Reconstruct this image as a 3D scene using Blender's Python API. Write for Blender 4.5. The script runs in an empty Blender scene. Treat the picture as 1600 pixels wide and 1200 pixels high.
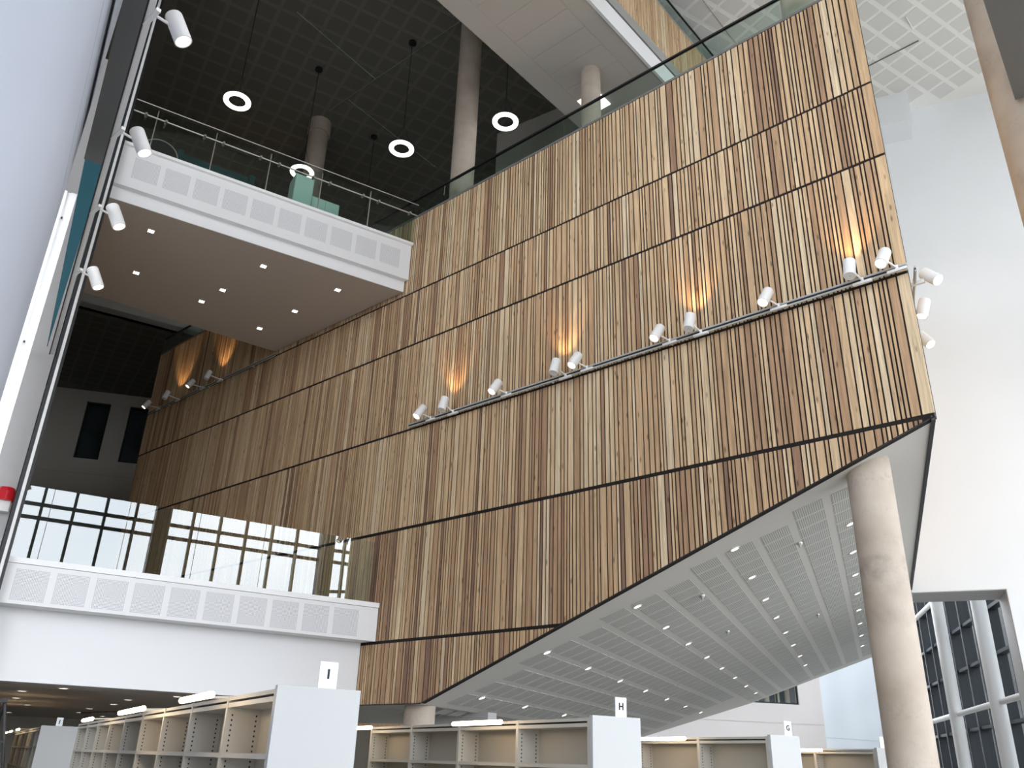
import bpy, bmesh, math, random
from mathutils import Vector, Matrix
random.seed(7)
sc = bpy.context.scene
COL = sc.collection
R = math.radians
EYE = 1.6                        # height of the eye above the ground floor; all z below are measured from the eye

# ------------------------------------------------------------------ camera, sky, lights, exposure
cam_d = bpy.data.cameras.new('camera'); cam = bpy.data.objects.new('camera', cam_d); COL.objects.link(cam)
cam_d.sensor_width = 36.0; cam_d.lens = 36.0 * 1311.0 / 1600.0; cam_d.clip_start = .05; cam_d.clip_end = 500
cam.matrix_world = Matrix(((0.75650368, 0.24975478, 0.60442099, 0),
                           (0.65333345, -0.32999909, -0.68136335, 0),
                           (0.02928462, 0.91034233, -0.41281868, EYE),
                           (0, 0, 0, 1)))
sc.camera = cam
sc.view_settings.view_transform = 'Standard'; sc.view_settings.look = 'None'
sc.view_settings.gamma = 1.0; sc.view_settings.use_curve_mapping = False
sc.view_settings.exposure = 0.0
sc.cycles.use_denoising = True
sc.cycles.max_bounces = 10; sc.cycles.diffuse_bounces = 6; sc.cycles.glossy_bounces = 4
sc.cycles.transparent_max_bounces = 16; sc.cycles.transmission_bounces = 6
sc.cycles.sample_clamp_indirect = 6.0
sc.cycles.caustics_reflective = False; sc.cycles.caustics_refractive = False
SKY = 6.8

world = bpy.data.worlds.new('overcast'); sc.world = world; world.use_nodes = True
nt = world.node_tree; nt.nodes.clear()
def N(t, ty, **kw):
    n = t.nodes.new(ty)
    for k, v in kw.items(): setattr(n, k, v)
    return n
wo = N(nt, 'ShaderNodeOutputWorld'); bg = N(nt, 'ShaderNodeBackground')
tc = N(nt, 'ShaderNodeTexCoord'); no = N(nt, 'ShaderNodeTexNoise'); no.inputs['Scale'].default_value = 3.2; no.inputs['Detail'].default_value = 5
mp = N(nt, 'ShaderNodeMapping'); mp.inputs['Scale'].default_value = (1, 1, 2.2)
cr = N(nt, 'ShaderNodeValToRGB'); cr.color_ramp.elements[0].position = .32; cr.color_ramp.elements[1].position = .68
cr.color_ramp.elements[0].color = (.74, .80, .88, 1); cr.color_ramp.elements[1].color = (.96, .99, 1.03, 1)
sx = N(nt, 'ShaderNodeSeparateXYZ'); mr = N(nt, 'ShaderNodeMapRange')
mr.inputs['From Min'].default_value = -.02; mr.inputs['From Max'].default_value = .02; mr.inputs['To Min'].default_value = .33; mr.inputs['To Max'].default_value = 1
mx = N(nt, 'ShaderNodeMix', data_type='RGBA', blend_type='MULTIPLY'); mx.inputs[0].default_value = 1
nt.links.new(tc.outputs['Generated'], mp.inputs['Vector']); nt.links.new(mp.outputs[0], no.inputs['Vector'])
nt.links.new(no.outputs['Fac'], cr.inputs[0]); nt.links.new(tc.outputs['Generated'], sx.inputs[0])
nt.links.new(sx.outputs['Z'], mr.inputs['Value']); nt.links.new(cr.outputs[0], mx.inputs[6]); nt.links.new(mr.outputs[0], mx.inputs[7])
nt.links.new(mx.outputs[2], bg.inputs['Color']); nt.links.new(bg.outputs[0], wo.inputs['Surface'])
bg.inputs['Strength'].default_value = SKY
world.cycles.sampling_method = 'AUTOMATIC'

def portal(name, loc, direction, sx_, sy_):
    l = bpy.data.lights.new(name, 'AREA'); l.shape = 'RECTANGLE'; l.size = sx_; l.size_y = sy_; l.cycles.is_portal = True
    o = bpy.data.objects.new(name, l); COL.objects.link(o); o.location = loc
    o.rotation_euler = Vector(direction).to_track_quat('-Z', 'Y').to_euler(); return o
cE, sE = math.cos(R(17.1)), math.sin(R(17.1))
def EBW(b, e, z=0): return Vector((-cE * e + sE * b, sE * e + cE * b, z))
portal('window_light_back', tuple(EBW(6.5, -5.8, 4.0)), tuple(EBW(0, 1)), 17.5, 11.2)
portal('window_light_left', tuple(EBW(-2.9, 1.5, 7.4)), tuple(EBW(1, 0)), 15.0, 17.6)
portal('window_light_side', (7.1 * math.cos(R(18.8)) - 12.5 * math.sin(R(18.8)), 7.1 * math.sin(R(18.8)) + 12.5 * math.cos(R(18.8)), 7.2), (-math.cos(R(18.8)), -math.sin(R(18.8)), 0), 16.6, 17.6)

portal('window_light_far', (6.95 * math.cos(R(26)) - 31 * math.sin(R(26)), 6.95 * math.sin(R(26)) + 31 * math.cos(R(26)), 7.4), (-math.cos(R(26)), -math.sin(R(26)), 0), 17.0, 18.0)

# ------------------------------------------------------------------ materials
def mat(name, col, rough=.6, metal=0.0, spec=.4, emis=None, estr=0, bump=None, var=None):
    m = bpy.data.materials.new(name); m.use_nodes = True; t = m.node_tree; p = t.nodes['Principled BSDF']
    p.inputs['Base Color'].default_value = (*col, 1); p.inputs['Roughness'].default_value = rough
    p.inputs['Metallic'].default_value = metal; p.inputs['Specular IOR Level'].default_value = spec
    if emis: p.inputs['Emission Color'].default_value = (*emis, 1); p.inputs['Emission Strength'].default_value = estr
    if var or bump:
        c = N(t, 'ShaderNodeTexCoord'); n_ = N(t, 'ShaderNodeTexNoise'); n_.inputs['Scale'].default_value = (var or bump)[0]; n_.inputs['Detail'].default_value = 4
        t.links.new(c.outputs['Object'], n_.inputs['Vector'])
        if var:
            r = N(t, 'ShaderNodeValToRGB'); a = var[1]
            r.color_ramp.elements[0].position = .3; r.color_ramp.elements[1].position = .7
            r.color_ramp.elements[0].color = (*[x * (1 - a) for x in col], 1); r.color_ramp.elements[1].color = (*[min(1, x * (1 + a)) for x in col], 1)
            t.links.new(n_.outputs['Fac'], r.inputs[0]); t.links.new(r.outputs[0], p.inputs['Base Color'])
        if bump:
            b = N(t, 'ShaderNodeBump'); b.inputs['Strength'].default_value = bump[1]; b.inputs['Distance'].default_value = .01
            t.links.new(n_.outputs['Fac'], b.inputs['Height']); t.links.new(b.outputs[0], p.inputs['Normal'])
    return m

M = {}
M['plaster'] = mat('white_plaster', (.87, .895, .92), .75, var=(.6, .015))
M['fascia'] = mat('white_fascia', (.86, .86, .87), .55)
M['cap'] = mat('white_gloss_cap', (.92, .92, .92), .35)
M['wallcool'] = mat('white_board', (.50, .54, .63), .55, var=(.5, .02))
M['greyceil'] = mat('pale_grey_soffit', (.68, .665, .63), .7)
M['greyceil_panel'] = mat('grey_perforated', (.54, .54, .52), .8)
M['ceil'] = mat('ceiling_paint', (.86, .86, .82), .8)
M['ceil_panel'] = mat('ceiling_perforated', (.70, .695, .665), .85)
M['ceil_shade'] = mat('ceiling_shade_tone', (.20, .195, .17), .8)  # shade is put into this colour; lighting alone leaves the ceiling brighter
M['ceil_shade_panel'] = mat('perforated_shade_tone', (.155, .15, .13), .85)  # squares of the same ceiling, toned down for shade as well
M['taupe'] = mat('taupe_soffit', (.60, .53, .47), .7)
M['bridge'] = mat('bridge_soffit_paint', (.62, .58, .53), .7)
M['dark'] = mat('black_backing', (.012, .008, .007), .8)
M['black'] = mat('black_metal', (.015, .015, .017), .4)
M['grey'] = mat('mid_grey_metal', (.16, .16, .155), .6)
M['lightgrey'] = mat('light_grey_panel', (.52, .51, .51), .6)
M['teal'] = mat('teal_panel', (.01, .085, .115), .6)
M['teal_fabric'] = mat('teal_fabric', (.008, .055, .06), .9, bump=(60, .3))
M['alu'] = mat('brushed_aluminium', (.62, .63, .63), .35, .85)
M['railgrey'] = mat('painted_grey_rail', (.50, .51, .50), .45)
M['steel'] = mat('thin_steel', (.55, .53, .48), .3, .9)
M['whitemetal'] = mat('white_powder_coat', (.84, .83, .82), .4)
M['shelf'] = mat('shelf_cream_metal', (.50, .47, .41), .45)
M['shelfin'] = mat('shelf_back_metal', (.45, .41, .34), .5)
M['panel'] = mat('pale_end_panel', (.45, .458, .455), .45)
M['sign'] = mat('white_sign', (.86, .89, .90), .4)
M['ink'] = mat('black_ink', (.01, .01, .01), .6)
M['red'] = mat('red_plastic', (.55, .01, .02), .3)
M['carpet'] = mat('grey_carpet', (.32, .31, .29), .95, bump=(90, .4))
M['mint'] = mat('pale_mint_panel', (.55, .78, .70), .4)
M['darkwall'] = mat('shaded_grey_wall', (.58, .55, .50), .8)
M['darkmull'] = mat('dark_mullion', (.02, .024, .03), .45)
M['outside'] = mat('outside_dark_cladding', (.05, .065, .075), .7, var=(.5, .3))
M['led'] = mat('warm_led_lens', (1, 1, 1), .5, emis=(1, .84, .62), estr=14)
M['tube'] = mat('warm_led_tube', (1, 1, 1), .5, emis=(1, .76, .48), estr=13)
M['ring'] = mat('ring_diffuser', (1, 1, 1), .5, emis=(1, .93, .85), estr=3)
M['spotlens'] = mat('spot_lens', (1, 1, 1), .4, emis=(1, .88, .70), estr=4)
M['dl'] = mat('downlight_lens', (1, 1, 1), .4, emis=(1, .90, .76), estr=7)
M['pinkwall'] = mat('warm_white_wall', (.84, .78, .76), .75)
M['bluewall'] = mat('cool_white_wall', (.84, .88, .93), .75)

def perf_mat(name, base, hole, pitch, rad, slots=False):
    m = bpy.data.materials.new(name); m.use_nodes = True; t = m.node_tree; p = t.nodes['Principled BSDF']
    p.inputs['Roughness'].default_value = .7
    c = N(t, 'ShaderNodeTexCoord'); s = N(t, 'ShaderNodeSeparateXYZ'); t.links.new(c.outputs['Object'], s.inputs[0])
    def frac(o):
        a = N(t, 'ShaderNodeMath', operation='DIVIDE'); a.inputs[1].default_value = pitch; t.links.new(o, a.inputs[0])
        f = N(t, 'ShaderNodeMath', operation='FRACT'); t.links.new(a.outputs[0], f.inputs[0])
        d = N(t, 'ShaderNodeMath', operation='SUBTRACT'); d.inputs[1].default_value = .5; t.links.new(f.outputs[0], d.inputs[0])
        q = N(t, 'ShaderNodeMath', operation='ABSOLUTE'); t.links.new(d.outputs[0], q.inputs[0]); return q.outputs[0]
    fx, fz = frac(s.outputs['X']), frac(s.outputs['Z'])
    if slots: v = fx
    else:
        v0 = N(t, 'ShaderNodeMath', operation='MAXIMUM'); t.links.new(fx, v0.inputs[0]); t.links.new(fz, v0.inputs[1]); v = v0.outputs[0]
    l = N(t, 'ShaderNodeMath', operation='LESS_THAN'); l.inputs[1].default_value = rad; t.links.new(v, l.inputs[0])
    x = N(t, 'ShaderNodeMix', data_type='RGBA'); x.inputs[6].default_value = (*base, 1); x.inputs[7].default_value = (*hole, 1)
    t.links.new(l.outputs[0], x.inputs[0]); t.links.new(x.outputs[2], p.inputs['Base Color']); return m
M['perf'] = perf_mat('perforated_white_board', (.84, .84, .86), (.22, .22, .23), .0205, .22)
M['slotperf'] = perf_mat('slotted_grey_board', (.62, .62, .59), (.30, .30, .285), .030, .16, True)

def wood_mat():
    m = bpy.data.materials.new('larch_slats'); m.use_nodes = True; t = m.node_tree; p = t.nodes['Principled BSDF']
    p.inputs['Roughness'].default_value = .62; p.inputs['Specular IOR Level'].default_value = .25
    a = N(t, 'ShaderNodeAttribute', attribute_name='tone')
    r = N(t, 'ShaderNodeValToRGB'); e = r.color_ramp.elements
    e[0].position = 0; e[0].color = (.36, .215, .15, 1); e[1].position = 1; e[1].color = (.93, .73, .49, 1)
    for pos, c in ((.2, (.50, .305, .185)), (.42, (.68, .445, .26)), (.6, (.80, .555, .33)), (.8, (.88, .64, .395))):
        k = e.new(pos); k.color = (*c, 1)
    c = N(t, 'ShaderNodeTexCoord'); s = N(t, 'ShaderNodeVectorMath', operation='ADD')
    sc3 = N(t, 'ShaderNodeVectorMath', operation='SCALE'); sc3.inputs[3].default_value = 37.0
    cv = N(t, 'ShaderNodeCombineXYZ'); t.links.new(a.outputs['Fac'], cv.inputs[0]); t.links.new(a.outputs['Fac'], cv.inputs[2])
    t.links.new(cv.outputs[0], sc3.inputs[0]); t.links.new(c.outputs['Object'], s.inputs[0]); t.links.new(sc3.outputs[0], s.inputs[1])
    mp = N(t, 'ShaderNodeMapping'); mp.inputs['Scale'].default_value = (26, 26, 1.3); t.links.new(s.outputs[0], mp.inputs['Vector'])
    g = N(t, 'ShaderNodeTexNoise'); g.inputs['Scale'].default_value = 1.0; g.inputs['Detail'].default_value = 4; g.inputs['Distortion'].default_value = .8; t.links.new(mp.outputs[0], g.inputs['Vector'])
    gr = N(t, 'ShaderNodeMapRange'); gr.inputs['From Min'].default_value = .3; gr.inputs['From Max'].default_value = .75; gr.inputs['To Min'].default_value = .93; gr.inputs['To Max'].default_value = .52
    t.links.new(g.outputs['Fac'], gr.inputs['Value'])
    mk = N(t, 'ShaderNodeMapping'); mk.inputs['Scale'].default_value = (9, 9, 2.6); t.links.new(s.outputs[0], mk.inputs['Vector'])
    v = N(t, 'ShaderNodeTexVoronoi'); v.inputs['Scale'].default_value = 1.0; t.links.new(mk.outputs[0], v.inputs['Vector'])
    kr = N(t, 'ShaderNodeMapRange'); kr.inputs['From Min'].default_value = .05; kr.inputs['From Max'].default_value = .17; kr.inputs['To Min'].default_value = .42; kr.inputs['To Max'].default_value = 1
    t.links.new(v.outputs['Distance'], kr.inputs['Value'])
    mul = N(t, 'ShaderNodeMath', operation='MULTIPLY'); t.links.new(gr.outputs[0], mul.inputs[0]); t.links.new(kr.outputs[0], mul.inputs[1])
    x = N(t, 'ShaderNodeVectorMath', operation='SCALE'); t.links.new(a.outputs['Fac'], r.inputs[0]); t.links.new(r.outputs[0], x.inputs[0]); t.links.new(mul.outputs[0], x.inputs[3])
    t.links.new(x.outputs[0], p.inputs['Base Color']); return m
M['wood'] = wood_mat()

def concrete_mat():
    m = bpy.data.materials.new('cast_concrete'); m.use_nodes = True; t = m.node_tree; p = t.nodes['Principled BSDF']
    p.inputs['Roughness'].default_value = .65; p.inputs['Specular IOR Level'].default_value = .3
    c = N(t, 'ShaderNodeTexCoord')
    n1 = N(t, 'ShaderNodeTexNoise'); n1.inputs['Scale'].default_value = 1.6; n1.inputs['Detail'].default_value = 6
    r1 = N(t, 'ShaderNodeValToRGB'); r1.color_ramp.elements[0].position = .3; r1.color_ramp.elements[0].color = (.40, .33, .265, 1)
    r1.color_ramp.elements[1].position = .7; r1.color_ramp.elements[1].color = (.56, .485, .41, 1)
    t.links.new(c.outputs['Object'], n1.inputs['Vector']); t.links.new(n1.outputs['Fac'], r1.inputs[0])
    n2 = N(t, 'ShaderNodeTexNoise'); n2.inputs['Scale'].default_value = 22; n2.inputs['Detail'].default_value = 3
    s = N(t, 'ShaderNodeSeparateXYZ'); t.links.new(c.outputs['Object'], s.inputs[0])
    w = N(t, 'ShaderNodeMath', operation='MULTIPLY'); w.inputs[1].default_value = 1.15; t.links.new(s.outputs['Z'], w.inputs[0])
    nz = N(t, 'ShaderNodeTexNoise'); nz.noise_dimensions = '1D'; nz.inputs['Scale'].default_value = 2.0; nz.inputs['Detail'].default_value = 1; t.links.new(w.outputs[0], nz.inputs['W'])
    mm = N(t, 'ShaderNodeMapRange'); mm.inputs['From Min'].default_value = .55; mm.inputs['From Max'].default_value = .75
    t.links.new(nz.outputs['Fac'], mm.inputs['Value'])
    st = N(t, 'ShaderNodeMapRange'); st.inputs['From Min'].default_value = .5; st.inputs['From Max'].default_value = .62
    t.links.new(c.outputs['Object'], n2.inputs['Vector']); t.links.new(n2.outputs['Fac'], st.inputs['Value'])
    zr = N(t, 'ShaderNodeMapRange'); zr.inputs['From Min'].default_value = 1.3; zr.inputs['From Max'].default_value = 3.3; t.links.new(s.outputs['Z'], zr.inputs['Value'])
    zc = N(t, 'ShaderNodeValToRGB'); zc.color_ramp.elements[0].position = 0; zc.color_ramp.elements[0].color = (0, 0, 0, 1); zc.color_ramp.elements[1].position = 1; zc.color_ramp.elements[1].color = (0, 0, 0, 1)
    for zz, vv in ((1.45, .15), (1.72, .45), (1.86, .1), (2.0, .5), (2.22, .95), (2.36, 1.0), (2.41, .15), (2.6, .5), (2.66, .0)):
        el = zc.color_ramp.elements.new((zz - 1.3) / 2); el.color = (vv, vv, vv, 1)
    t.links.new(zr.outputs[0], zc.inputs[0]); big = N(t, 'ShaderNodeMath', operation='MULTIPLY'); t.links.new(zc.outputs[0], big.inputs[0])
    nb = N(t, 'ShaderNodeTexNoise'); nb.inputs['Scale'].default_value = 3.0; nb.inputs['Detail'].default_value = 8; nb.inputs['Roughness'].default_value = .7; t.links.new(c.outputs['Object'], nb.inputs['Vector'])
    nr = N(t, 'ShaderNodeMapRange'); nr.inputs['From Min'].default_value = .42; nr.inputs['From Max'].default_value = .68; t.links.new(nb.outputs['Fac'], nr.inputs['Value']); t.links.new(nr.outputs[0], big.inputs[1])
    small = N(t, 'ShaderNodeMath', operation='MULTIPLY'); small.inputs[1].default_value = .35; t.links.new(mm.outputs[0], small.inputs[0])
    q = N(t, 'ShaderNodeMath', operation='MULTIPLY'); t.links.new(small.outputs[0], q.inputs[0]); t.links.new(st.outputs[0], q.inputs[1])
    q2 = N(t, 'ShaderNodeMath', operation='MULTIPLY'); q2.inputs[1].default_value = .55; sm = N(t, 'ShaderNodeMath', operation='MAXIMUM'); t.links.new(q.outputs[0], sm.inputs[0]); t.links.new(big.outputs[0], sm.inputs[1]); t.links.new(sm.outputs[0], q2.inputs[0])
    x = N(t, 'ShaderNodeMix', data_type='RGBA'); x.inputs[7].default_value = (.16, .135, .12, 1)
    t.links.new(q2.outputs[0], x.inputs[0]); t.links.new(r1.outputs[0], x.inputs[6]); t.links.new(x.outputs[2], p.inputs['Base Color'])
    return m
M['concrete'] = concrete_mat()

def glass_mat(name, tint, refl=1.0, edge=(.6, .75, .7)):
    m = bpy.data.materials.new(name); m.use_nodes = True; t = m.node_tree; t.nodes.clear()
    o = N(t, 'ShaderNodeOutputMaterial'); tr = N(t, 'ShaderNodeBsdfTransparent'); gl = N(t, 'ShaderNodeBsdfGlossy'); mi = N(t, 'ShaderNodeMixShader')
    tr.inputs['Color'].default_value = (*tint, 1); gl.inputs['Roughness'].default_value = 0.0; gl.inputs['Color'].default_value = (.95, .98, .97, 1)
    fr = N(t, 'ShaderNodeFresnel'); fr.inputs['IOR'].default_value = 1.52
    ge = N(t, 'ShaderNodeNewGeometry'); iv = N(t, 'ShaderNodeMath', operation='SUBTRACT'); iv.inputs[0].default_value = 1
    t.links.new(ge.outputs['Backfacing'], iv.inputs[1])
    a = N(t, 'ShaderNodeMath', operation='MULTIPLY'); a.inputs[1].default_value = refl; t.links.new(fr.outputs[0], a.inputs[0])
    b = N(t, 'ShaderNodeMath', operation='MULTIPLY', use_clamp=True); t.links.new(a.outputs[0], b.inputs[0]); t.links.new(iv.outputs[0], b.inputs[1])
    t.links.new(b.outputs[0], mi.inputs[0]); t.links.new(tr.outputs[0], mi.inputs[1]); t.links.new(gl.outputs[0], mi.inputs[2]); t.links.new(mi.outputs[0], o.inputs[0])
    return m
M['glass'] = glass_mat('balustrade_glass', (.88, .93, .90), 3.4)
M['glass2'] = glass_mat('green_tint_glass', (.80, .87, .84), 1.0)
M['winglass'] = glass_mat('window_glass', (.93, .95, .95), 1.2)

# ------------------------------------------------------------------ helpers
class MB:
    def __init__(s): s.v = []; s.f = []; s.t = []; s.mi = []
    def poly(s, vs, faces, tone=.5, mi=0):
        o = len(s.v); s.v += [tuple(p) for p in vs]
        for f in faces: s.f.append([i + o for i in f]); s.t.append(tone); s.mi.append(mi)
    def hexa(s, q, tone=.5, mi=0):      # 8 corners: bottom ring 0-3, top ring 4-7
        s.poly(q, [(0, 3, 2, 1), (4, 5, 6, 7), (0, 1, 5, 4), (1, 2, 6, 5), (2, 3, 7, 6), (3, 0, 4, 7)], tone, mi)
    def box(s, x0, x1, y0, y1, z0, z1, tone=.5, mi=0):
        s.hexa([(x0, y0, z0), (x1, y0, z0), (x1, y1, z0), (x0, y1, z0), (x0, y0, z1), (x1, y0, z1), (x1, y1, z1), (x0, y1, z1)], tone, mi)
    def prism(s, pts, z0, z1, mi=0):    # pts xy polygon
        n = len(pts); z0_ = z0 if callable(z0) else (lambda x, y: z0); z1_ = z1 if callable(z1) else (lambda x, y: z1)
        vs = [(x, y, z0_(x, y)) for x, y in pts] + [(x, y, z1_(x, y)) for x, y in pts]
        s.poly(vs, [tuple(range(n))[::-1], tuple(range(n, 2 * n))] + [(i, (i + 1) % n, n + (i + 1) % n, n + i) for i in range(n)], .5, mi)
    def tube(s, p0, p1, r, n=10, r1=None, mi=0, caps=True):
        p0, p1 = Vector(p0), Vector(p1); r1 = r if r1 is None else r1
        q = (p1 - p0).to_track_quat('Z', 'Y'); vs = []
        for p, rr in ((p0, r), (p1, r1)):
            for k in range(n):
                a = 2 * math.pi * k / n; vs.append(p + q @ Vector((rr * math.cos(a), rr * math.sin(a), 0)))
        fs = [(k, (k + 1) % n, n + (k + 1) % n, n + k) for k in range(n)]
        if caps: fs += [tuple(range(n))[::-1], tuple(range(n, 2 * n))]
        s.poly(vs, fs, .5, mi)
    def lathe(s, prof, n=20, M_=None, mi=0, close=False):     # prof [(r,z)...]
        vs = []; m = len(prof)
        for r, z in prof:
            for k in range(n):
                a = 2 * math.pi * k / n; p = Vector((r * math.cos(a), r * math.sin(a), z)); vs.append(M_ @ p if M_ else p)
        fs = []
        for j in range(m if close else m - 1):
            j2 = (j + 1) % m
            for k in range(n): fs.append((j * n + k, j * n + (k + 1) % n, j2 * n + (k + 1) % n, j2 * n + k))
        if not close: fs += [tuple(range(n))[::-1], tuple(range((m - 1) * n, m * n))]
        s.poly(vs, fs, .5, mi)
    def mesh(s, name, mats, smooth=False, tone=False):
        me = bpy.data.meshes.new(name); me.from_pydata([tuple(v) for v in s.v], [], s.f)
        for m in (mats if isinstance(mats, (list, tuple)) else [mats]): me.materials.append(m)
        me.polygons.foreach_set('material_index', s.mi)
        if tone:
            at = me.attributes.new('tone', 'FLOAT', 'FACE'); at.data.foreach_set('value', s.t)
        bm = bmesh.new(); bm.from_mesh(me); bmesh.ops.recalc_face_normals(bm, faces=bm.faces); bm.to_mesh(me); bm.free()
        if smooth:
            me.shade_smooth()
            try: me.set_sharp_from_angle(angle=R(40))
            except Exception: pass
        me.update(); return me
    def build(s, name, m, parent=None, smooth=False, tone=False, rz=0, loc=(0, 0, 0), **props):
        return link(name, s.mesh(name, m, smooth, tone), parent, loc, rz, **props)

def link(name, me, parent=None, loc=(0, 0, 0), rz=0, **props):
    o = bpy.data.objects.new(name, me); COL.objects.link(o); o.parent = parent; o.location = loc
    o.rotation_euler = (0, 0, rz) if not isinstance(rz, (tuple, list)) else rz
    for k, v in props.items(): o[k] = v
    return o
def thing(name, label, cat, loc=(0, 0, 0), rz=0, group=None):
    o = link(name, None, None, loc, rz, label=label, category=cat); o.empty_display_size = .1
    if group: o['group'] = group
    return o
def tag(o, label, cat, group=None):
    o['label'] = label; o['category'] = cat
    if group: o['group'] = group
    return o
ST = dict(kind='structure')
EB, WD, FA, PA = R(72.9), R(18.8), R(26), R(0)
def W2(frame, x, y, z=0): return (math.cos(frame) * x - math.sin(frame) * y, math.sin(frame) * x + math.cos(frame) * y, z)

# ------------------------------------------------------------------ ground floor, outer shell
b = MB(); b.box(-70, 30, -40, 70, -1.9, -1.6); b.build('floor', M['carpet'], **ST)

# high ceiling at z=17: left part with its shade put into the colour, pale right part, in the balcony frame (x=b, y=e)
CZ = 17.0
def inv(X, Y): return (X * sE + Y * cE, -X * cE + Y * sE)
def ceil_slab(name, m, x0, x1, y0, y1):
    b = MB(); b.prism([inv(x0, y0), inv(x1, y0), inv(x1, y1), inv(x0, y1)], CZ, CZ + .3); return b.build(name, m, rz=EB, **ST)
# the split runs behind the bridge
EDGE = 10.9
SPX = -8.2
cl = ceil_slab('ceiling_left', M['ceil_shade'], -42, SPX, -12, 24.2)
crt = ceil_slab('ceiling_right', M['ceil'], SPX, 16, -12, 24)  # both slabs stop short: unseen roof opening added to daylight the far walls
def ceil_squares(parent, mname, e_rng, b_rng, cap, key, clip=lambda bb, e: True):
    cells = []
    ks = range(-60, 60)
    for i in ks:
        e = 8.85 + .545 * i
        if not (e_rng[0] + .25 < e < e_rng[1] - .25): continue
        for j in ks:
            bb = 18.76 + .562 * j
            if not (b_rng[0] < bb < b_rng[1]) or not clip(bb, e): continue
            cells.append((key(bb, e), bb, e))
    cells.sort()
    q = MB(); q.box(-.235, .235, -.215, .215, -.006, .001); me = q.mesh('perforated_panel', M[mname])
    for _, bb, e in cells[:cap]: link('perforated_panel', me, parent, (bb, e, CZ), 0)
    if len(cells) > cap:
        s = MB()
        for _, bb, e in cells[cap:]: s.box(bb - .235, bb + .235, e - .215, e + .215, CZ - .006, CZ + .001)
        s.build('perforated_panels', M[mname], parent, kind='stuff')
def wdof(bb, e):
    X, Y, _ = W2(EB, bb, e); return (X * math.cos(WD) + Y * math.sin(WD), -X * math.sin(WD) + Y * math.cos(WD))
ceil_squares(cl, 'ceil_shade_panel', (9, 31), (.3, 17), 300, lambda bb, e: e * e + bb * bb, lambda bb, e: e < 26 and W2(EB, bb, e)[0] < SPX - .4)
ceil_squares(crt, 'ceil_panel', (4, 16), (9, 19.1), 300, lambda bb, e: -bb + .6 * e, lambda bb, e: wdof(bb, e)[1] < 20.45 and wdof(bb, e)[0] < 6 and W2(EB, bb, e)[0] > SPX + .4)

# fine shadow gap strips on the ceiling
b = MB()
for (x0, y0), (x1, y1) in (((-14.44, 7.72), (-14.64, 10.47)), ((-11.45, 10.52), (-16.61, 10.43)), ((-15.84, 10.49), (-16.02, 14.1)), ((-6.45, 13.0), (-6.47, 16.2))):
    b.tube((x0, y0, CZ - .012), (x1, y1, CZ - .012), .012, 6)
o = b.build('ceiling_trim', M['alu']); o['kind'] = 'structure'
for (x0, y0), (x1, y1), lab, mm in (((-4.5, 18.4), (-2.88, 18.33), 'long thin grey rod fixed to the pale gridded ceiling at upper right', 'grey'), ((-2.88, 17.37), (-2.87, 17.85), 'very short pale rod on the gridded ceiling at upper right', 'whitemetal')):
    b = MB(); b.tube((x0, y0, CZ - .02), (x1, y1, CZ - .02), .014, 6); tag(b.build('ceiling_rod', M[mm]), lab, 'ceiling rod')

# outer walls (mostly out of view, they close the building)
b = MB(); b.box(-3.2, -3.0, 9.2, 31, -1.6, CZ); b.box(-3.2, -3.0, -6, 9.2, 16.2, CZ); b.build('wall_left', M['plaster'], rz=EB, **ST)
b = MB(); b.box(-3, 13, -6.3, -6.0, 9.6, CZ); b.build('wall_back', M['plaster'], rz=EB, **ST)
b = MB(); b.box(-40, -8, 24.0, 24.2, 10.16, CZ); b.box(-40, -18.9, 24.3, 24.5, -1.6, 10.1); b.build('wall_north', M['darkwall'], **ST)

# big glazed wall behind the viewer: columns, mullions and transoms
cw = MB()
k = -2.0
for i in range(17):
    x = 1.06 - 1.07 * 3 + 1.07 * i
    if 4.9 < x < 5.4: continue
    cw.box(x - .05, x + .05, -6.08, -5.9, -1.6, 9.6)
for z in (1.2, 4.0, 7.62, 8.12, 9.5): cw.box(-3, 14, -6.06, -5.93, z, z + .12)
wf = cw.build('window_1', M['darkmull'], rz=EB, **ST)
b = MB()
for x in (-2.6, 5.2, 11.9): b.box(x - .28, x + .28, -5.9, -5.4, -1.6, CZ)
b.build('wall_pier', M['darkmull'], rz=EB, **ST)

# ------------------------------------------------------------------ the white end wall with its deep opening (frame WD: x=w, y=d)
D = 20.87
b = MB()
b.box(-8, 7.4, D, D + .25, 10.15, CZ)
b.box(1.06, 7.4, D, D + 1.2, 3.75, 10.15)
b.box(2.92, 7.4, D, D + 1.2, -1.6, 3.75)
b.build('wall_end', M['plaster'], rz=WD, **ST)
b = MB(); b.box(-2.5, 2.93, 20.05, D, 16.0, CZ); b.build('ceiling_bulkhead', M['plaster'], rz=WD, **ST)
b = MB(); b.box(1.10, 2.915, D + .02, D + 1.22, 3.735, 3.749); b.box(2.905, 2.919, D + .03, D + 1.22, -1.6, 3.735); b.build('trim_1', M['lightgrey'], rz=WD, **ST)
# right hand side closing wall with a second tall glazed bay
b = MB(); b.box(7.2, 7.4, 4.0, D - .01, 16.2, CZ); b.build('wall_side', M['plaster'], rz=WD, **ST)
b = MB()
for i in range(9): b.box(7.22, 7.35, 7.5 + 1.6 * i - .04, 7.5 + 1.6 * i + .04, -1.6, 16.2)
for z in (2.0, 5.5, 10.0): b.box(7.24, 7.33, 7.5, D, z, z + .1)
b.build('window_2', M['darkmull'], rz=WD, **ST)
b = MB()
for i in range(11): b.box(-3.15, -3.05, -5.9 + 1.5 * i, -5.83 + 1.5 * i, -1.6, 16.2)
for z in (2.0, 5.5, 9.0, 12.5): b.box(-3.13, -3.06, -6, 9.2, z, z + .1)
b.build('window_8', M['darkmull'], rz=EB, **ST)

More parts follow.
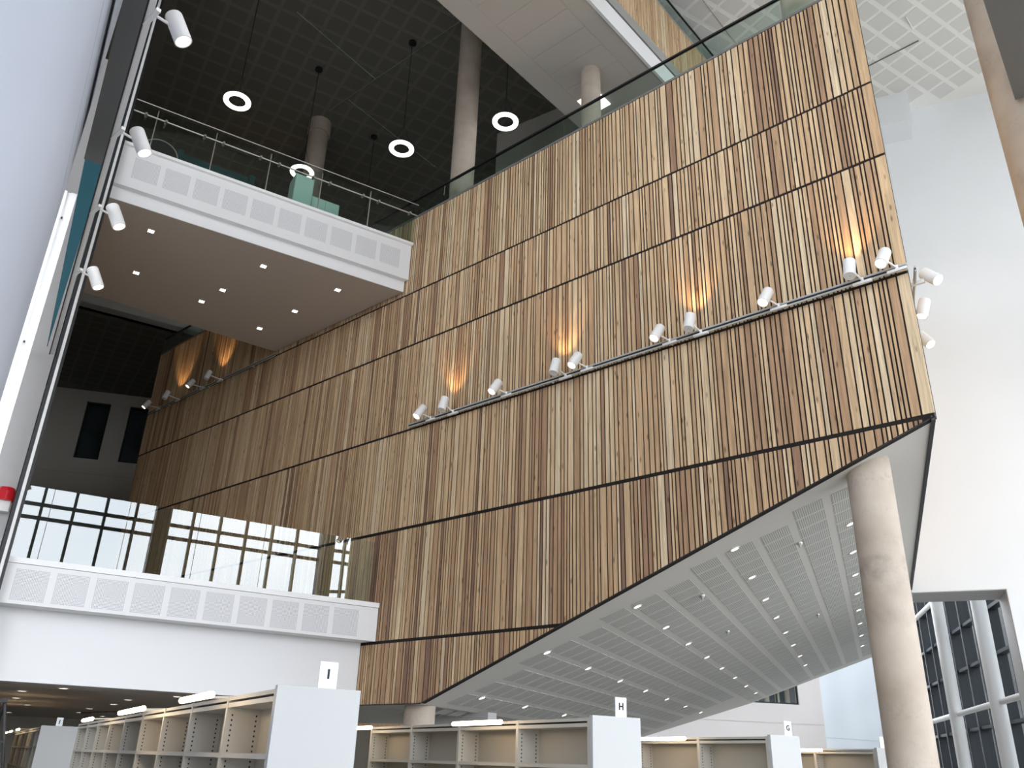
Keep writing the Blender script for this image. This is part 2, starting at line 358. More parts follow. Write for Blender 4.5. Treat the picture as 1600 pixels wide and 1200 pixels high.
# ------------------------------------------------------------------ timber clad volume
XL, XR = -23.0, -2.27
def zb(X): return max(.86, 4.651 + .357 * X)
rows = [(None, 1.852), (1.905, 3.83), (3.888, 5.785), (5.83, 7.655), (7.70, 8.93), (8.972, 10.88)]
b = MB()
def panel_poly(b, x0, x1, y0, y1, zt):
    xs = [x0] + [x for x in (-10.62,) if x0 < x < x1] + [x1]
    for a, c in zip(xs[:-1], xs[1:]):
        b.hexa([(a, y0, zb(a)), (c, y0, zb(c)), (c, y1, zb(c)), (a, y1, zb(a)), (a, y0, zt), (c, y0, zt), (c, y1, zt), (a, y1, zt)])
panel_poly(b, XL, XR - .01, 10.012, 10.10, 10.86)
wall = b.build('wall_timber', M['dark'], **ST)
slats = []
for ri, (z0, z1) in enumerate(rows):
    x = XR
    while x > XL:
        w = random.choices([.031, .047, .067, .099], [.27, .33, .27, .13])[0]
        if x == XR: w = .13
        xa = max(XL, x - w)
        lo = max(z0 or 0, zb(x)) if z0 is None or zb(x) > z0 else z0
        la, lb = (max(z0 or 0, zb(xa) + .006), max(z0 or 0, zb(x) + .006))
        if lb < z1 - .004 and la < z1 - .004:
            tone = min(1, max(0, random.gauss(.58 if ri > 1 else .42, .25)))
            slats.append((x, xa, la, lb, z1, tone, 10.0 + random.uniform(-.003, .004)))
        x = xa - .0225
slats.sort(key=lambda s: -s[0])
def slat_geo(b, s, dx=0):
    x, xa, la, lb, zt, tone, y0 = s; yb = 10.014
    b.hexa([(xa, y0, la), (x, y0, lb), (x, yb, lb), (xa, yb, la), (xa, y0, zt), (x, y0, zt), (x, yb, zt), (xa, yb, zt)], tone)
for s in slats[:300]:
    b = MB(); slat_geo(b, s); b.build('slat', M['wood'], wall, tone=True)
b = MB()
for s in slats[300:]: slat_geo(b, s)
b.build('slats', M['wood'], wall, tone=True, kind='stuff')
# end face of the volume, seen only from the side
b = MB(); b.box(1.0, 1.035, 10.27, D, 3.84, 10.86); wend = b.build('wall_timber_end', M['dark'], rz=WD, **ST)
b = MB(); y = 10.27
while y < D - .1:
    w = random.choice([.05, .07, .095, .13])
    for (z0, z1) in rows[2:]: b.box(1.03, 1.065 + random.uniform(0, .006), y, min(D, y + w), z0 + (0.0 if z0 > 3.9 else -.02), z1, tone=min(1, max(0, random.gauss(.6, .22))))
    y += w + .016
b.build('slats', M['wood'], wend, tone=True, kind='stuff')
# left return of the volume
b = MB(); b.box(XL, XL + .1, 10.03, 23.9, .9, 10.86, tone=.4); b.build('wall_timber_return', M['wood'], tone=True, **ST)

# sloping soffit (frame WD)
def fr(w): return (10.016 - .3223 * w) / .9466
def zs(w): return max(.85, 3.436 + .377 * w)
b = MB()
wl = [-6.86, -3.8, 0, 1.04]; df = [27.3, 29.65, 30.3, 30.5]
for i in range(3):
    a, c = wl[i], wl[i + 1]
    b.hexa([(a, fr(a), zs(a)), (c, fr(c), zs(c)), (c, df[i + 1], zs(c)), (a, df[i], zs(a)),
            (a, fr(a), zs(a) + .012), (c, fr(c), zs(c) + .012), (c, df[i + 1], zs(c) + .012), (a, df[i], zs(a) + .012)])
a, c = -18.0, -6.86
b.hexa([(a, fr(a), .85), (c, fr(c), .85), (c, 20.0, .85), (a, 20.0, .85), (a, fr(a), .862), (c, fr(c), .862), (c, 20.0, .862), (a, 20.0, .862)])
sof = b.build('ceiling_sloping', M['greyceil'], rz=WD, **ST)
ang = math.atan(.377)
q = MB(); q.box(-.205, .205, -.22, .22, -.005, .001); pm = q.mesh('slotted_panel', M['slotperf'])
cells = []
for i in range(17):
    w = -.505 + .5 * (1 - i) - .0
    for j in range(36):
        dd = 11.66 + .53 * j
        if dd - .25 < fr(w) + .62: continue
        if dd + .3 > 27 + (2.5 if w > -4 else 0): continue
        cells.append((dd * 1.0 - w * .6, w, dd))
cells.sort()
st_ = MB()
for n_, (_, w, dd) in enumerate(cells):
    if w > .55: continue
    if n_ < 300: link('perforated_panel', pm, sof, (w, dd, zs(w)), (0, -ang, 0))
    else:
        c_, s_ = math.cos(ang), math.sin(ang)
        st_.hexa([(w + px * c_ - pz * s_, dd + py, zs(w) + px * s_ + pz * c_) for pz in (-.005, .001) for px, py in ((-.205, -.22), (.205, -.22), (.205, .22), (-.205, .22))])
st_.build('perforated_panels', M['greyceil_panel'], sof, kind='stuff')
# black shadow trims along the raking bottom edge
b = MB()
b.hexa([(-10.66, 9.997, .846), (XR, 9.997, 3.84), (XR, 10.015, 3.84), (-10.66, 10.015, .846), (-10.66, 9.997, .856), (XR, 9.997, 3.850), (XR, 10.015, 3.850), (-10.66, 10.015, .856)])
b.box(-14.0, -10.66, 9.997, 10.015, .846, .856)
b.build('trim_2', M['black'], **ST)
b = MB(); b.box(1.03, 1.075, 10.22, D, 3.80, 3.86); b.build('trim_9', M['black'], rz=WD, **ST)

# downlights in the sloping soffit: six rows of the same fitting
def dl_mesh(r):
    b = MB(); b.lathe([(r * 1.35, .0), (r * 1.35, -.012), (r, -.014), (r * .95, 0)], 16, close=True)
    l = MB(); l.lathe([(r * .96, .001), (r * .96, -.006)], 16)
    return b.mesh('bezel', M['whitemetal']), l.mesh('lens', M['dl'])
bz, ln = dl_mesh(.055)
bzs, lns = dl_mesh(.065)
DLP = [(-.04, [13.27, 15.1, 16.94, 18.81, 20.78, 22.71, 24.74, 26.76]), (-1.6, [11.96, 13.9, 15.85, 17.83, 19.84, 21.87, 23.97, 26.0]),
       (-3.2, [12.72, 14.78, 16.83, 18.94, 21.02, 23.19, 25.43, 27.64]), (-4.78, [13.1, 15.36, 17.63, 19.89, 22.2, 24.64, 27.04]), (-6.36, [14.2, 16.32, 18.77, 21.0])]
ORD = ['first', 'second', 'third', 'fourth', 'fifth', 'sixth', 'seventh', 'eighth', 'ninth', 'tenth', 'eleventh', 'twelfth', 'thirteenth', 'fourteenth']
ROWS = ['beside the big column', 'next left of the big column', 'in the middle of the soffit', 'second from the low end', 'nearest the low end']
for (w, ds), rw in zip(DLP, ROWS):
    for di, dd in enumerate(ds):
        w2 = w - (dd - 16) * .0105
        t = thing('downlight', '%s round downlight from the timber edge, sloping soffit row %s' % (ORD[di], rw), 'downlight', W2(WD, w2, dd, zs(w2) - .001), 0, 'downlights in the sloping soffit')
        t.rotation_euler = (0, -ang, WD) if w2 > -6.8 else (0, 0, WD)
        link('bezel', bz, t); link('lens', ln, t)
# tiny sprinkler heads / sensors on the soffit
for i, (px, dd) in enumerate(((-2.35, 13.7), (-.75, 13.1), (-2.5, 17.2), (-.9, 19.3))):
    slab = ['nearest left', 'nearest right', 'farther left', 'farthest right'][i]
    b = MB(); b.lathe([(.045, 0), (.045, -.02), (.02, -.05), (.01, -.08)], 10)
    o = b.build('sprinkler', M['alu'], loc=W2(WD, px, dd, zs(px)), smooth=True)
    tag(o, 'small metal sprinkler head on the sloping soffit, %s of the four' % slab, 'sprinkler', 'sprinkler heads on the sloping soffit')

# upper floor slab over the timber volume and grey channel on its edge
b = MB(); b.prism([(XL, 10.1), (-2.4, 10.1), (-5.8, 19.9), (-7.2, 23.9), (XL, 23.9)], 10.0, 10.15); b.build('floor_upper', M['carpet'], **ST)
b = MB(); b.box(XL, XR, 9.99, 10.09, 10.882, 10.93); b.build('trim_3', M['grey'], **ST)

# glass balustrade on top of the timber
t = thing('glass_balustrade', 'long frameless glass balustrade with thin black handrail standing on top of the timber wall', 'balustrade', (0, 0, 0))
x = -2.32
while x > XL:
    b = MB(); b.box(max(XL, x - 1.08), x, 10.03, 10.05, 10.93, 11.42); b.build('glass_pane', M['glass2'], t); x -= 1.09
b = MB(); b.box(XL, XR - .02, 10.015, 10.065, 11.42, 11.455); b.build('handrail', M['black'], t)
b = MB(); b.box(XL - .01, XL + .01, 10.06, 13, 10.93, 11.42); b.build('glass_pane', M['glass2'], t)

# ------------------------------------------------------------------ lower balcony (frame EB: x=b, y=e)
def bwood(e): return (10.0 - sE * e) / cE        # b where a plane e meets the timber face
b = MB()
b.prism([(-1.5, 14.28), (bwood(14.28) - .02, 14.28), (bwood(14.66) - .02, 14.66), (-1.5, 14.66)], 1.9, 2.47)
b.prism([(-1.5, 14.66), (bwood(14.66) - .02, 14.66), (bwood(14.9) - .02, 14.9), (-1.5, 14.9)], .88, 2.47)
lf = b.build('wall_lower_balcony', M['fascia'], rz=EB, **ST)
b = MB(); b.prism([(-1.5, 14.262), (bwood(14.26) - .02, 14.262), (bwood(14.5) - .02, 14.5), (-1.5, 14.5)], 2.475, 2.56); b.build('trim_4', M['cap'], rz=EB, **ST)
q = MB(); q.box(-.225, .225, -.004, .003, -.225, .225); fm = q.mesh('perforated_panel', M['perf'])
for k in range(10): link('perforated_panel', fm, lf, (.555 + .545 * k, 14.28, 2.175), 0)
b = MB(); b.prism([(-1.5, 14.9), (bwood(14.9) - .03, 14.9), (bwood(24.9) - .1, 24.9), (-1.5, 24.9)], 2.2, 2.46); b.build('floor_lower_balcony', M['carpet'], rz=EB, **ST)
b = MB(); b.prism([(-1.5, 14.86), (7.6, 14.86), (9, 31), (-1.5, 31)], .885, 1.1); b.build('ceiling_ground', M['taupe'], rz=EB, **ST)
t = thing('glass_balustrade', 'frameless glass balustrade of the lower balcony mirroring the bright window wall', 'balustrade', (0, 0, 0), EB)
xs = [.16, .56, 1.66, 2.76, 3.86, 4.96, 5.88]
for i, (a, c) in enumerate(zip(xs[:-1], xs[1:])):
    m_ = MB(); m_.box(a + .004, c - .004, 14.33, 14.35, 2.5, 3.65); m_.build('glass_pane', M['glass'], t)
# ground floor downlights
GD = [(15.46, 1.42), (16.89, .94), (19.39, 1.01), (22.23, 1.41), (27.67, 1.36), (17.69, 2.73), (19.7, 2.79), (15.75, 3.19), (22.47, 2.69), (25.09, 2.79), (21.73, 3.62), (24.2, 4.3), (27.0, 3.6)]
for i, (e, bb) in enumerate(sorted(GD, key=lambda q: q[1] / q[0])):
    t = thing('downlight', '%s downlight from the left in the dark soffit above the far bookshelves' % ORD[i], 'downlight', W2(EB, bb, e, .884), EB, 'downlights under the lower balcony')
    link('bezel', bzs, t); link('lens', lns, t)
b = MB(); b.box(-3, 9, 30.8, 31, -1.6, 2.2); b.build('wall_far_ground', M['darkwall'], rz=EB, **ST)

# ------------------------------------------------------------------ upper balcony
b = MB()
b.prism([(.17, 14.3), (bwood(14.3) - .02, 14.3), (bwood(14.75) - .02, 14.75), (.17, 14.75)], 9.31, 10.2)
b.prism([(.17, 14.42), (bwood(14.42) - .02, 14.42), (bwood(14.75) - .02, 14.75), (.17, 14.75)], 9.057, 9.32)
uf = b.build('wall_upper_balcony', M['fascia'], rz=EB, **ST)
q = MB(); q.box(-.225, .225, -.004, .003, -.23, .23); fm2 = q.mesh('perforated_panel', M['perf'])
for k in range(10): link('perforated_panel', fm2, uf, (.665 + .545 * k, 14.3, 9.75), 0)
b = MB(); b.prism([(.17, 14.24), (bwood(14.24) - .02, 14.24), (bwood(14.4) - .02, 14.4), (.17, 14.4)], 10.16, 10.22); b.build('trim_5', M['cap'], rz=EB, **ST)
b = MB(); b.prism([(.17, 14.43), (bwood(14.43) - .03, 14.43), (bwood(18.85) - .03, 18.85), (.17, 18.4)], 9.055, 9.3); b.build('ceiling_upper_balcony', M['taupe'], rz=EB, **ST)
b = MB(); b.prism([(.17, 14.75), (bwood(14.75) - .03, 14.75), (bwood(18.85) - .03, 18.85), (.17, 18.4)], 9.4, 10.15); b.build('floor_upper_balcony', M['carpet'], rz=EB, **ST)
sq = MB(); sq.lathe([(.092, 0), (.092, -.01), (.074, -.012), (.074, 0)], 4, close=True); sqm = sq.mesh('bezel', M['whitemetal'])
sl = MB(); sl.box(-.052, .052, -.052, .052, -.008, .001); slm = sl.mesh('lens', M['dl'])
for ui, (e, bb) in enumerate([(15.11, 1.04), (16.89, 1.08), (15.11, 3.21), (16.56, 2.77), (17.33, 2.51), (15.13, 4.81), (16.56, 4.36), (17.84, 3.95)]):
    t = thing('downlight', 'square downlight in the flat taupe soffit, ' + ['left one near the front edge', 'leftmost, behind the left front one', 'middle one near the front edge', 'upper one of the close middle pair', 'lower one of the close middle pair', 'right one near the front edge', 'second from right, behind the front one', 'farthest back, nearest the timber wall'][ui], 'downlight', W2(EB, bb, e, 9.054), EB, 'downlights under the upper balcony')
    link('bezel', sqm, t, rz=R(45)); link('lens', slm, t)
t = thing('glass_balustrade', 'upper balcony glass balustrade with thin steel posts, top rail and studded handrail', 'balustrade', (0, 0, 0), EB)
ps = [.2, .62, 1.72, 2.81, 3.9, 4.99, 6.05]
for a, c in zip(ps[:-1], ps[1:]):
    b = MB(); b.box(a + .012, c - .012, 14.29, 14.302, 10.2, 11.15); b.build('glass_pane', M['glass2'], t)
for x in ps[1:-1]:
    b = MB(); b.box(x - .009, x + .009, 14.285, 14.31, 10.2, 11.16); b.build('post', M['steel'], t)
b = MB(); b.tube((.2, 14.2, 11.17), (6.08, 14.2, 11.19), .012, 8); b.build('top_rail', M['steel'], t, smooth=True)
b = MB(); b.tube((.2, 14.22, 10.92), (6.12, 14.22, 10.92), .016, 8); hr = b.build('handrail', M['steel'], t, smooth=True)
for x in (.42, .78, 1.5, 1.86, 2.6, 2.98, 3.7, 4.06, 4.8, 5.16, 5.9):
    b = MB(); b.tube((x, 14.18, 10.92), (x, 14.29, 10.92), .026, 8); b.build('bracket', M['steel'], hr, smooth=True)

# furniture on the upper balcony
t = thing('booth', 'dark teal upholstered high-backed booth behind the upper balcony glass', 'booth', W2(EB, 2.0, 16.0, 10.15), EB)
b = MB(); b.box(-.65, .75, .0, .12, 0, 1.5); b.build('backrest', M['teal_fabric'], t)
b = MB(); b.box(-.77, -.65, -.12, .12, 0, 1.5); b.build('side_panel', M['teal_fabric'], t)
b = MB(); b.box(.75, .87, -.12, .12, 0, 1.5); b.build('side_panel', M['teal_fabric'], t)
b = MB(); b.box(-.65, .75, -.5, 0, .12, .45); b.build('seat', M['teal_fabric'], t)
t = thing('round_chair', 'round-backed black chair with a pale rim at the left end of the upper balcony', 'chair', W2(EB, .84, 15.0, 10.15), EB)
b = MB(); b.lathe([(.33, -.03), (.33, .03)], 28, Matrix.Translation((0, 0, .54)) @ Matrix.Rotation(R(90), 4, 'X')); b.build('backrest', M['black'], t, smooth=True)
b = MB(); b.lathe([(.355, -.035), (.355, .035), (.33, .035), (.33, -.035)], 32, Matrix.Translation((0, 0, .54)) @ Matrix.Rotation(R(90), 4, 'X'), close=True); b.build('rim', M['alu'], t, smooth=True)
b = MB(); b.lathe([(.02, 0), (.28, .0), (.28, .06), (.03, .08), (.03, .42), (.3, .42), (.3, .5), (.02, .5)], 20, Matrix.Translation((0, .22, 0))); b.build('seat', M['black'], t, smooth=True)
t = thing('cabinet', 'pale mint green cabinet with a tall left door behind the upper balcony glass', 'cabinet', W2(EB, 3.9, 15.4, 10.15), EB)
b = MB(); b.box(-.28, .14, 0, .45, 0, 1.62); b.build('body', M['mint'], t)
b = MB(); b.box(.15, .78, 0, .45, 0, 1.18); b.build('body', M['mint'], t)
b = MB(); b.box(-.27, .13, -.02, 0, .05, 1.6); dr = b.build('door', M['mint'], t)
b = MB(); b.box(.16, .45, -.02, 0, .05, 1.16); b.build('door', M['mint'], t)
b = MB(); b.box(.46, .77, -.02, 0, .05, 1.16); b.build('door', M['mint'], t)
b = MB(); b.box(-.16, .2, -.14, -.1, .68, .71); b.box(-.2, -.12, -.14, -.02, .62, .8); b.build('handle', M['black'], t)
t = thing('monitor', 'black screen standing just behind the glass on top of the timber wall', 'monitor', (-9.75, 11.2, 10.15), R(20))
b = MB(); b.box(-.3, .3, -.02, .02, .75, 1.2); b.build('screen', M['black'], t)
b = MB(); b.box(-.03, .03, -.02, .02, 0, .75); b.box(-.2, .2, -.12, .12, 0, .02); b.build('stand', M['black'], t)
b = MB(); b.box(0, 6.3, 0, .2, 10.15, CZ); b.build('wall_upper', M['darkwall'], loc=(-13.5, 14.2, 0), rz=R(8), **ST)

# ring pendants
def ring(X, Y, label):
    t = thing('ring_pendant', label, 'pendant lamp', (X, Y, 13.5))
    b = MB(); b.lathe([(.288, .0), (.288, .043), (.2, .043), (.2, .0)], 36, close=True); b.build('housing', M['whitemetal'], t, smooth=True)
    b = MB(); b.lathe([(.292, -.006), (.302, .0), (.302, .028), (.292, .034), (.196, .034), (.188, .0), (.196, -.006)], 36, close=True); b.build('diffuser', M['ring'], t, smooth=True)
    b = MB()
    for k in range(3):
        a = 2 * math.pi * k / 3 + .4; b.tube((.245 * math.cos(a), .245 * math.sin(a), .04), (0, 0, .75), .005, 5)
    b.tube((0, 0, .75), (0, 0, 3.46), .009, 6); b.build('cable', M['black'], t)
    b = MB(); b.lathe([(.10, 3.44), (.10, 3.5)], 20); b.build('ceiling_rose', M['black'], t, smooth=True)
ring(-14.62, 6.78, 'glowing white ring pendant highest above the teal booth, leftmost of the rings')
ring(-12.9, 10.23, 'glowing white ring pendant just left of the tall concrete column')
ring(-10.32, 11.11, 'glowing white ring pendant right of the tall concrete column, nearest the bridge')
ring(-15.55, 9.25, 'glowing white ring pendant half hidden by the mint cabinet')
ring(-16.45, 11.98, 'ring pendant hanging behind the right end of the upper balcony')

# ------------------------------------------------------------------ concrete columns
def column(X, Y, z0, z1, r, label, cap=False):
    b = MB(); b.lathe([(r, z0), (r, z1)], 48)
    if cap: b.lathe([(r * 1.15, z1 - .45), (r * 1.15, z1)], 40)
    return tag(b.build('concrete_column', M['concrete'], loc=(X, Y, 0), smooth=True), label, 'column')
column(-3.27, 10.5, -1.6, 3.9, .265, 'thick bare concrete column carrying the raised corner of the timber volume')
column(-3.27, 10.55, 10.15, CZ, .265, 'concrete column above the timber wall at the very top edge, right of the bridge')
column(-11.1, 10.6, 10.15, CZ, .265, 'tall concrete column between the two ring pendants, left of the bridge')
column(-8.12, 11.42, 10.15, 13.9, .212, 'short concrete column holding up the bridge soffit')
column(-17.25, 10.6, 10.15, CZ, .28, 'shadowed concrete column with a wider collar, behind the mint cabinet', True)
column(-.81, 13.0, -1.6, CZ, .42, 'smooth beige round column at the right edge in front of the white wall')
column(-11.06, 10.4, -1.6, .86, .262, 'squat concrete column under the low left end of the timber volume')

# grey beam overhead at upper right
b = MB(); b.hexa([(-.50, 5.5, 9.6), (2, 5.5, 9.6), (2, 12.5, 9.6), (-.86, 12.5, 9.6), (-.50, 5.5, 10.4), (2, 5.5, 10.4), (2, 12.5, 10.4), (-.86, 12.5, 10.4)]); b.build('ceiling_beam', M['grey'], **ST)

# ------------------------------------------------------------------ footbridge
t = thing('footbridge', 'white and timber-clad footbridge crossing overhead with tiled grey soffit', 'footbridge', (0, 0, 0))
b = MB(); b.box(-9.38, -7.06, -2, 19.6, 13.9, 14.5); so = b.build('soffit', M['bridge'], t)
q = MB(); q.box(-.692, .692, -.287, .287, -.008, .001); tm = q.mesh('ceiling_tile', M['bridge'])
for k in range(24):
    y = 4.11 + .592 * k
    if 12.0 < y < 12.6: continue
    link('ceiling_tile', tm, so, (-8.17, y, 13.9), 0)
for sx0, sx1 in ((-9.36, -8.885), (-7.455, -7.08)):
    b = MB(); b.box(sx0, sx1, -2, 19.6, 13.892, 13.9); b.build('edge_panel', M['bridge'], so)
b = MB(); b.box(-8.87, -8.34, 11.95, 12.5, 13.88, 13.9); b.build('light_panel', M['ring'], t)
b = MB(); b.box(-7.06, -7.0, -2, 19.6, 13.87, 14.36); b.build('fascia', M['cap'], t)
b = MB(); b.box(-7.06, -6.98, -2, 19.6, 14.40, 14.68); b.build('fascia_upper', M['alu'], t)
b = MB(); b.box(-7.1, -7.03, -2, 19.6, 14.66, 16.2); bk = b.build('cladding_back', M['dark'], t)
b = MB(); y = -2
while y < 19.5:
    w = random.choice([.045, .07, .095, .13]); b.box(-7.04, -7.0, y, y + w, 14.72, 16.2, tone=min(1, max(0, random.gauss(.72, .18)))); y += w + .013
b.build('slats', M['wood'], t, tone=True, kind='stuff')
b = MB(); b.box(-7.07, -6.99, -2, 19.6, 16.2, 16.24); b.build('channel', M['alu'], t)
for k in range(12):
    b = MB(); b.box(-7.04, -7.025, -1.9 + 1.8 * k, -.12 + 1.8 * k, 16.24, 16.74); b.build('glass_pane', M['glass2'], t)
b = MB(); b.box(-7.05, -7.01, -2, 19.6, 16.74, 16.775); b.build('handrail', M['black'], t)
b = MB(); b.box(-9.38, -9.30, -2, 19.6, 14.5, 15.4); b.build('parapet', M['bridge'], t)

# ------------------------------------------------------------------ far dark hall beyond the upper balcony
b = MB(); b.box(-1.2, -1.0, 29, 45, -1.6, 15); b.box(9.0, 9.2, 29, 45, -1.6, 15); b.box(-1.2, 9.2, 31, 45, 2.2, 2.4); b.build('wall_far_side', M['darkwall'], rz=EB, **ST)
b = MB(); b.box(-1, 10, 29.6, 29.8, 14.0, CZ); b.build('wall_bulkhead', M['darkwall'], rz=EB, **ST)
b = MB(); b.box(-1, 10, 29.6, 42, 14.0, 14.2); fc = b.build('ceiling_far', M['ceil_shade'], rz=EB, **ST)
q = MB(); q.box(-.24, .24, -.22, .22, -.006, .001); fq = q.mesh('perforated_panel', M['ceil_shade_panel'])
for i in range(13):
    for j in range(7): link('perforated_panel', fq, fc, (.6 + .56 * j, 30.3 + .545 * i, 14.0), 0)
# far wall with slim windows; local x runs along the wall
wa = R(90 - 34.5)
b = MB(); 
def fwl(x0, x1, z0, z1): b.box(x0, x1, 0, .3, z0, z1)
L0, L1 = -3.0, 9.0
ops = [(1.38, 2.34), (3.10, 4.06), (4.9, 5.86)]
xx = L0
for a, c in ops:
    fwl(xx, a, 11.0, 13.5); xx = c
fwl(xx, L1, 11.0, 13.5); fwl(L0, L1, 13.5, 14.2); fwl(L0, L1, 10.37, 11.0); fwl(L0, L1, -1.6, 10.34); 
b.box(L0, L1, .03, .3, 10.34, 10.37)
b.build('wall_far', M['darkwall'], loc=(-36.13, 11.59, 0), rz=wa, **ST)
for i, (a, c) in enumerate(ops):
    f = MB()
    for x0, x1, z0, z1 in ((a, a + .06, 11, 13.5), (c - .06, c, 11, 13.5), (a + .06, c - .06, 11, 11.06), (a + .06, c - .06, 13.44, 13.5)): f.box(x0, x1, .1, .2, z0, z1)
    o = f.build('window_%d' % (3 + i), M['black'], loc=(-36.13, 11.59, 0), rz=wa, **ST)
    g = MB(); g.box(a + .05, c - .05, .14, .16, 11.05, 13.45); g.build('pane', M['winglass'], o)
    g = MB(); g.box(a - .05, c + .05, .305, .34, 10.95, 13.55); g.build('room_beyond', M['outside'], o)

# ------------------------------------------------------------------ spotlights and their tracks
def track(label, p0, p1, off, frame=0):
    t = thing('lighting_track', label, 'lighting track', (0, 0, 0), frame)
    v = Vector(p1) - Vector(p0)
    for dz in (0, -.055):
        b = MB(); o_ = Vector((0, 0, dz)); b.tube(Vector(p0) + o_, Vector(p1) + o_, .014, 6); b.build('rail', M['railgrey'], t)
    b = MB(); b.tube(Vector(p0) + Vector((0, 0, -.0275)), Vector(p1) + Vector((0, 0, -.0275)), .010, 6); b.build('conductor', M['black'], t)
    n = max(2, int(v.length / 1.9))
    for k in range(n):
        q = Vector(p0) + v * ((k + .5) / n); b = MB(); b.tube(q + Vector((0, 0, -.03)), q + Vector((*off, -.03)), .014, 6); b.build('bracket', M['whitemetal'], t)
    return t
track('long thin double-rail lighting track running across the timber wall', (-11.38, 9.90, 5.86), (-2.24, 9.90, 5.86), (0, .11))
track('thin lighting track on the dark far end of the timber wall under the upper balcony', (-22.7, 9.90, 8.93), (-16.5, 9.90, 8.93), (0, .11))
track('short lighting track round the corner on the end face of the timber volume', (1.17, 10.2, 5.86), (1.17, 14.5, 5.86), (-.12, 0), WD)

def spotlight(pos, aim, mount, label, lit=True, L=.27, r=.078, power=0, es=None):
    """pos: centre of the can, aim: world direction of the light, mount: point on the track"""
    pos = Vector(pos); mount = Vector(mount); aim = Vector(aim).normalized()
    t = thing('spotlight', label, 'spotlight', tuple(mount))
    q = aim.to_track_quat('-Z', 'Y').to_matrix().to_4x4(); T = Matrix.Translation(pos - mount) @ q
    b = MB(); b.lathe([(r * .93, L / 2), (r, L / 2 - .012), (r, -L / 2), (r * .86, -L / 2), (r * .80, -L / 2 + .03), (.01, -L / 2 + .035), (.01, L / 2)], 24, T, close=True)
    b.build('body', M['whitemetal'], t, smooth=True)
    b = MB(); b.lathe([(r * .8, -L / 2 + .018), (r * .8, -L / 2 + .028)], 20, T); b.build('lens', M['spotlens'], t)
    k = pos - mount + q.to_3x3() @ Vector((0, 0, -.02))
    d_ = Vector((0, 0, 0)) - k; nrm = k + d_.normalized() * r * .9
    b = MB(); b.tube(nrm, (0, 0, 0), .013, 8); b.tube((-.0, 0, -.03), (0, 0, .03), .022, 8); b.build('arm', M['whitemetal'], t, smooth=True)
    b = MB(); b.box(-.12, .12, -.02, .02, -.055, -.02); b.build('adapter', M['whitemetal'], t, rz=0)
    if power:
        l = bpy.data.lights.new('beam', 'SPOT'); l.energy = power; l.spot_size = R(72); l.spot_blend = .7; l.color = (1, .58, .24); l.shadow_soft_size = .04
        o = bpy.data.objects.new('beam', l); COL.objects.link(o); o.parent = t; o.location = pos - mount + aim * (L / 2 + .01)
        o.rotation_euler = aim.to_track_quat('-Z', 'Y').to_euler()
A = (-.16, -.50, -.85); Bv = (.0, .30, .95)
main = [(-10.94, 'A', 'first white spotlight from the left end of the timber wall track, tilted to the left'),
        (-10.33, 'B', 'upright white spotlight second from the left end of the timber wall track'),
        (-9.06, 'A', 'white tilted spotlight alone on the track, third from its left end'),
        (-7.75, 'B', 'upright white spotlight with an orange glow above, left one of the middle pair'),
        (-7.34, 'A', 'white tilted spotlight close right of an upright one, middle of the track'),
        (-5.81, 'A', 'white tilted spotlight with lit face, sixth from the left on the timber wall track'),
        (-5.27, 'B', 'upright white spotlight with an orange glow above, seventh from the left on the track'),
        (-4.09, 'A', 'white tilted spotlight with lit face, below the glowless slats right of the centre'),
        (-2.94, 'B', 'largest upright white spotlight, nearly at the right end of the timber wall track'),
        (-2.52, 'A', 'white tilted spotlight at the right corner of the timber wall track')]
for X, k, lab in main:
    if k == 'A': spotlight((X + .07, 9.70, 5.93), A, (X + .16, 9.90, 5.85), lab)
    else: spotlight((X + .07, 9.70, 5.93), Bv, (X + .15, 9.88, 5.82), lab, power=38)
for X, k, lab in [(-22.33, 'A', 'small lit spotlight at the far left end of the dark timber wall'),
                  (-21.24, 'B', 'small upright spotlight with a faint glow, second on the dark far timber wall'),
                  (-19.96, 'A', 'small lit spotlight third on the dark far timber wall'),
                  (-19.1, 'B', 'small upright spotlight with the brighter glow, rightmost on the dark far timber wall')]:
    if k == 'A': spotlight((X, 9.62, 8.98), A, (X + .17, 9.90, 8.92), lab, L=.25, r=.07)
    else: spotlight((X, 9.62, 8.98), Bv, (X + .19, 9.88, 8.90), lab, L=.25, r=.07, power=30)
for i, (dd, aim, lab) in enumerate([(10.5, (.62, -.25, -.74), 'white spotlight round the right corner of the timber volume, aimed down right'),
                                    (11.35, (-.25, -.2, -.95), 'white spotlight pointing straight down just beyond the timber corner'),
                                    (12.35, (.5, -.2, -.8), 'white spotlight mostly hidden behind the timber corner, lowest of three')]):
    spotlight(W2(WD, 1.36 if i != 1 else 1.30, dd, 5.85), aim, W2(WD, 1.17, dd + .05, 5.84), lab)
# left track, frame EB
t = thing('lighting_track', 'white lighting track receding along the left edge of the atrium', 'lighting track', (0, 0, 0), EB)
b = MB(); b.box(-.02, .035, 2.5, 14.2, 5.76, 5.84); b.build('rail', M['whitemetal'], t)
b = MB(); b.box(-.035, -.02, 2.5, 14.2, 5.75, 5.86); b.build('conductor', M['black'], t)
for e, lab in [(6.2, 'largest white spotlight, top left corner of the photo'), (7.96, 'white spotlight on the left track beside the upper balcony end'),
               (9.53, 'third white spotlight down the left track, over the taupe soffit corner'), (11.2, 'lowest and smallest white spotlight of the left track')]:
    m_ = Vector(W2(EB, .03, e, 5.8)); aimv = Vector(W2(EB, .42, -.1, 0)) + Vector((0, 0, -.86))
    spotlight(m_ + Vector(W2(EB, .22, -.02, -.06)), aimv, m_, lab, L=.29, r=.075)

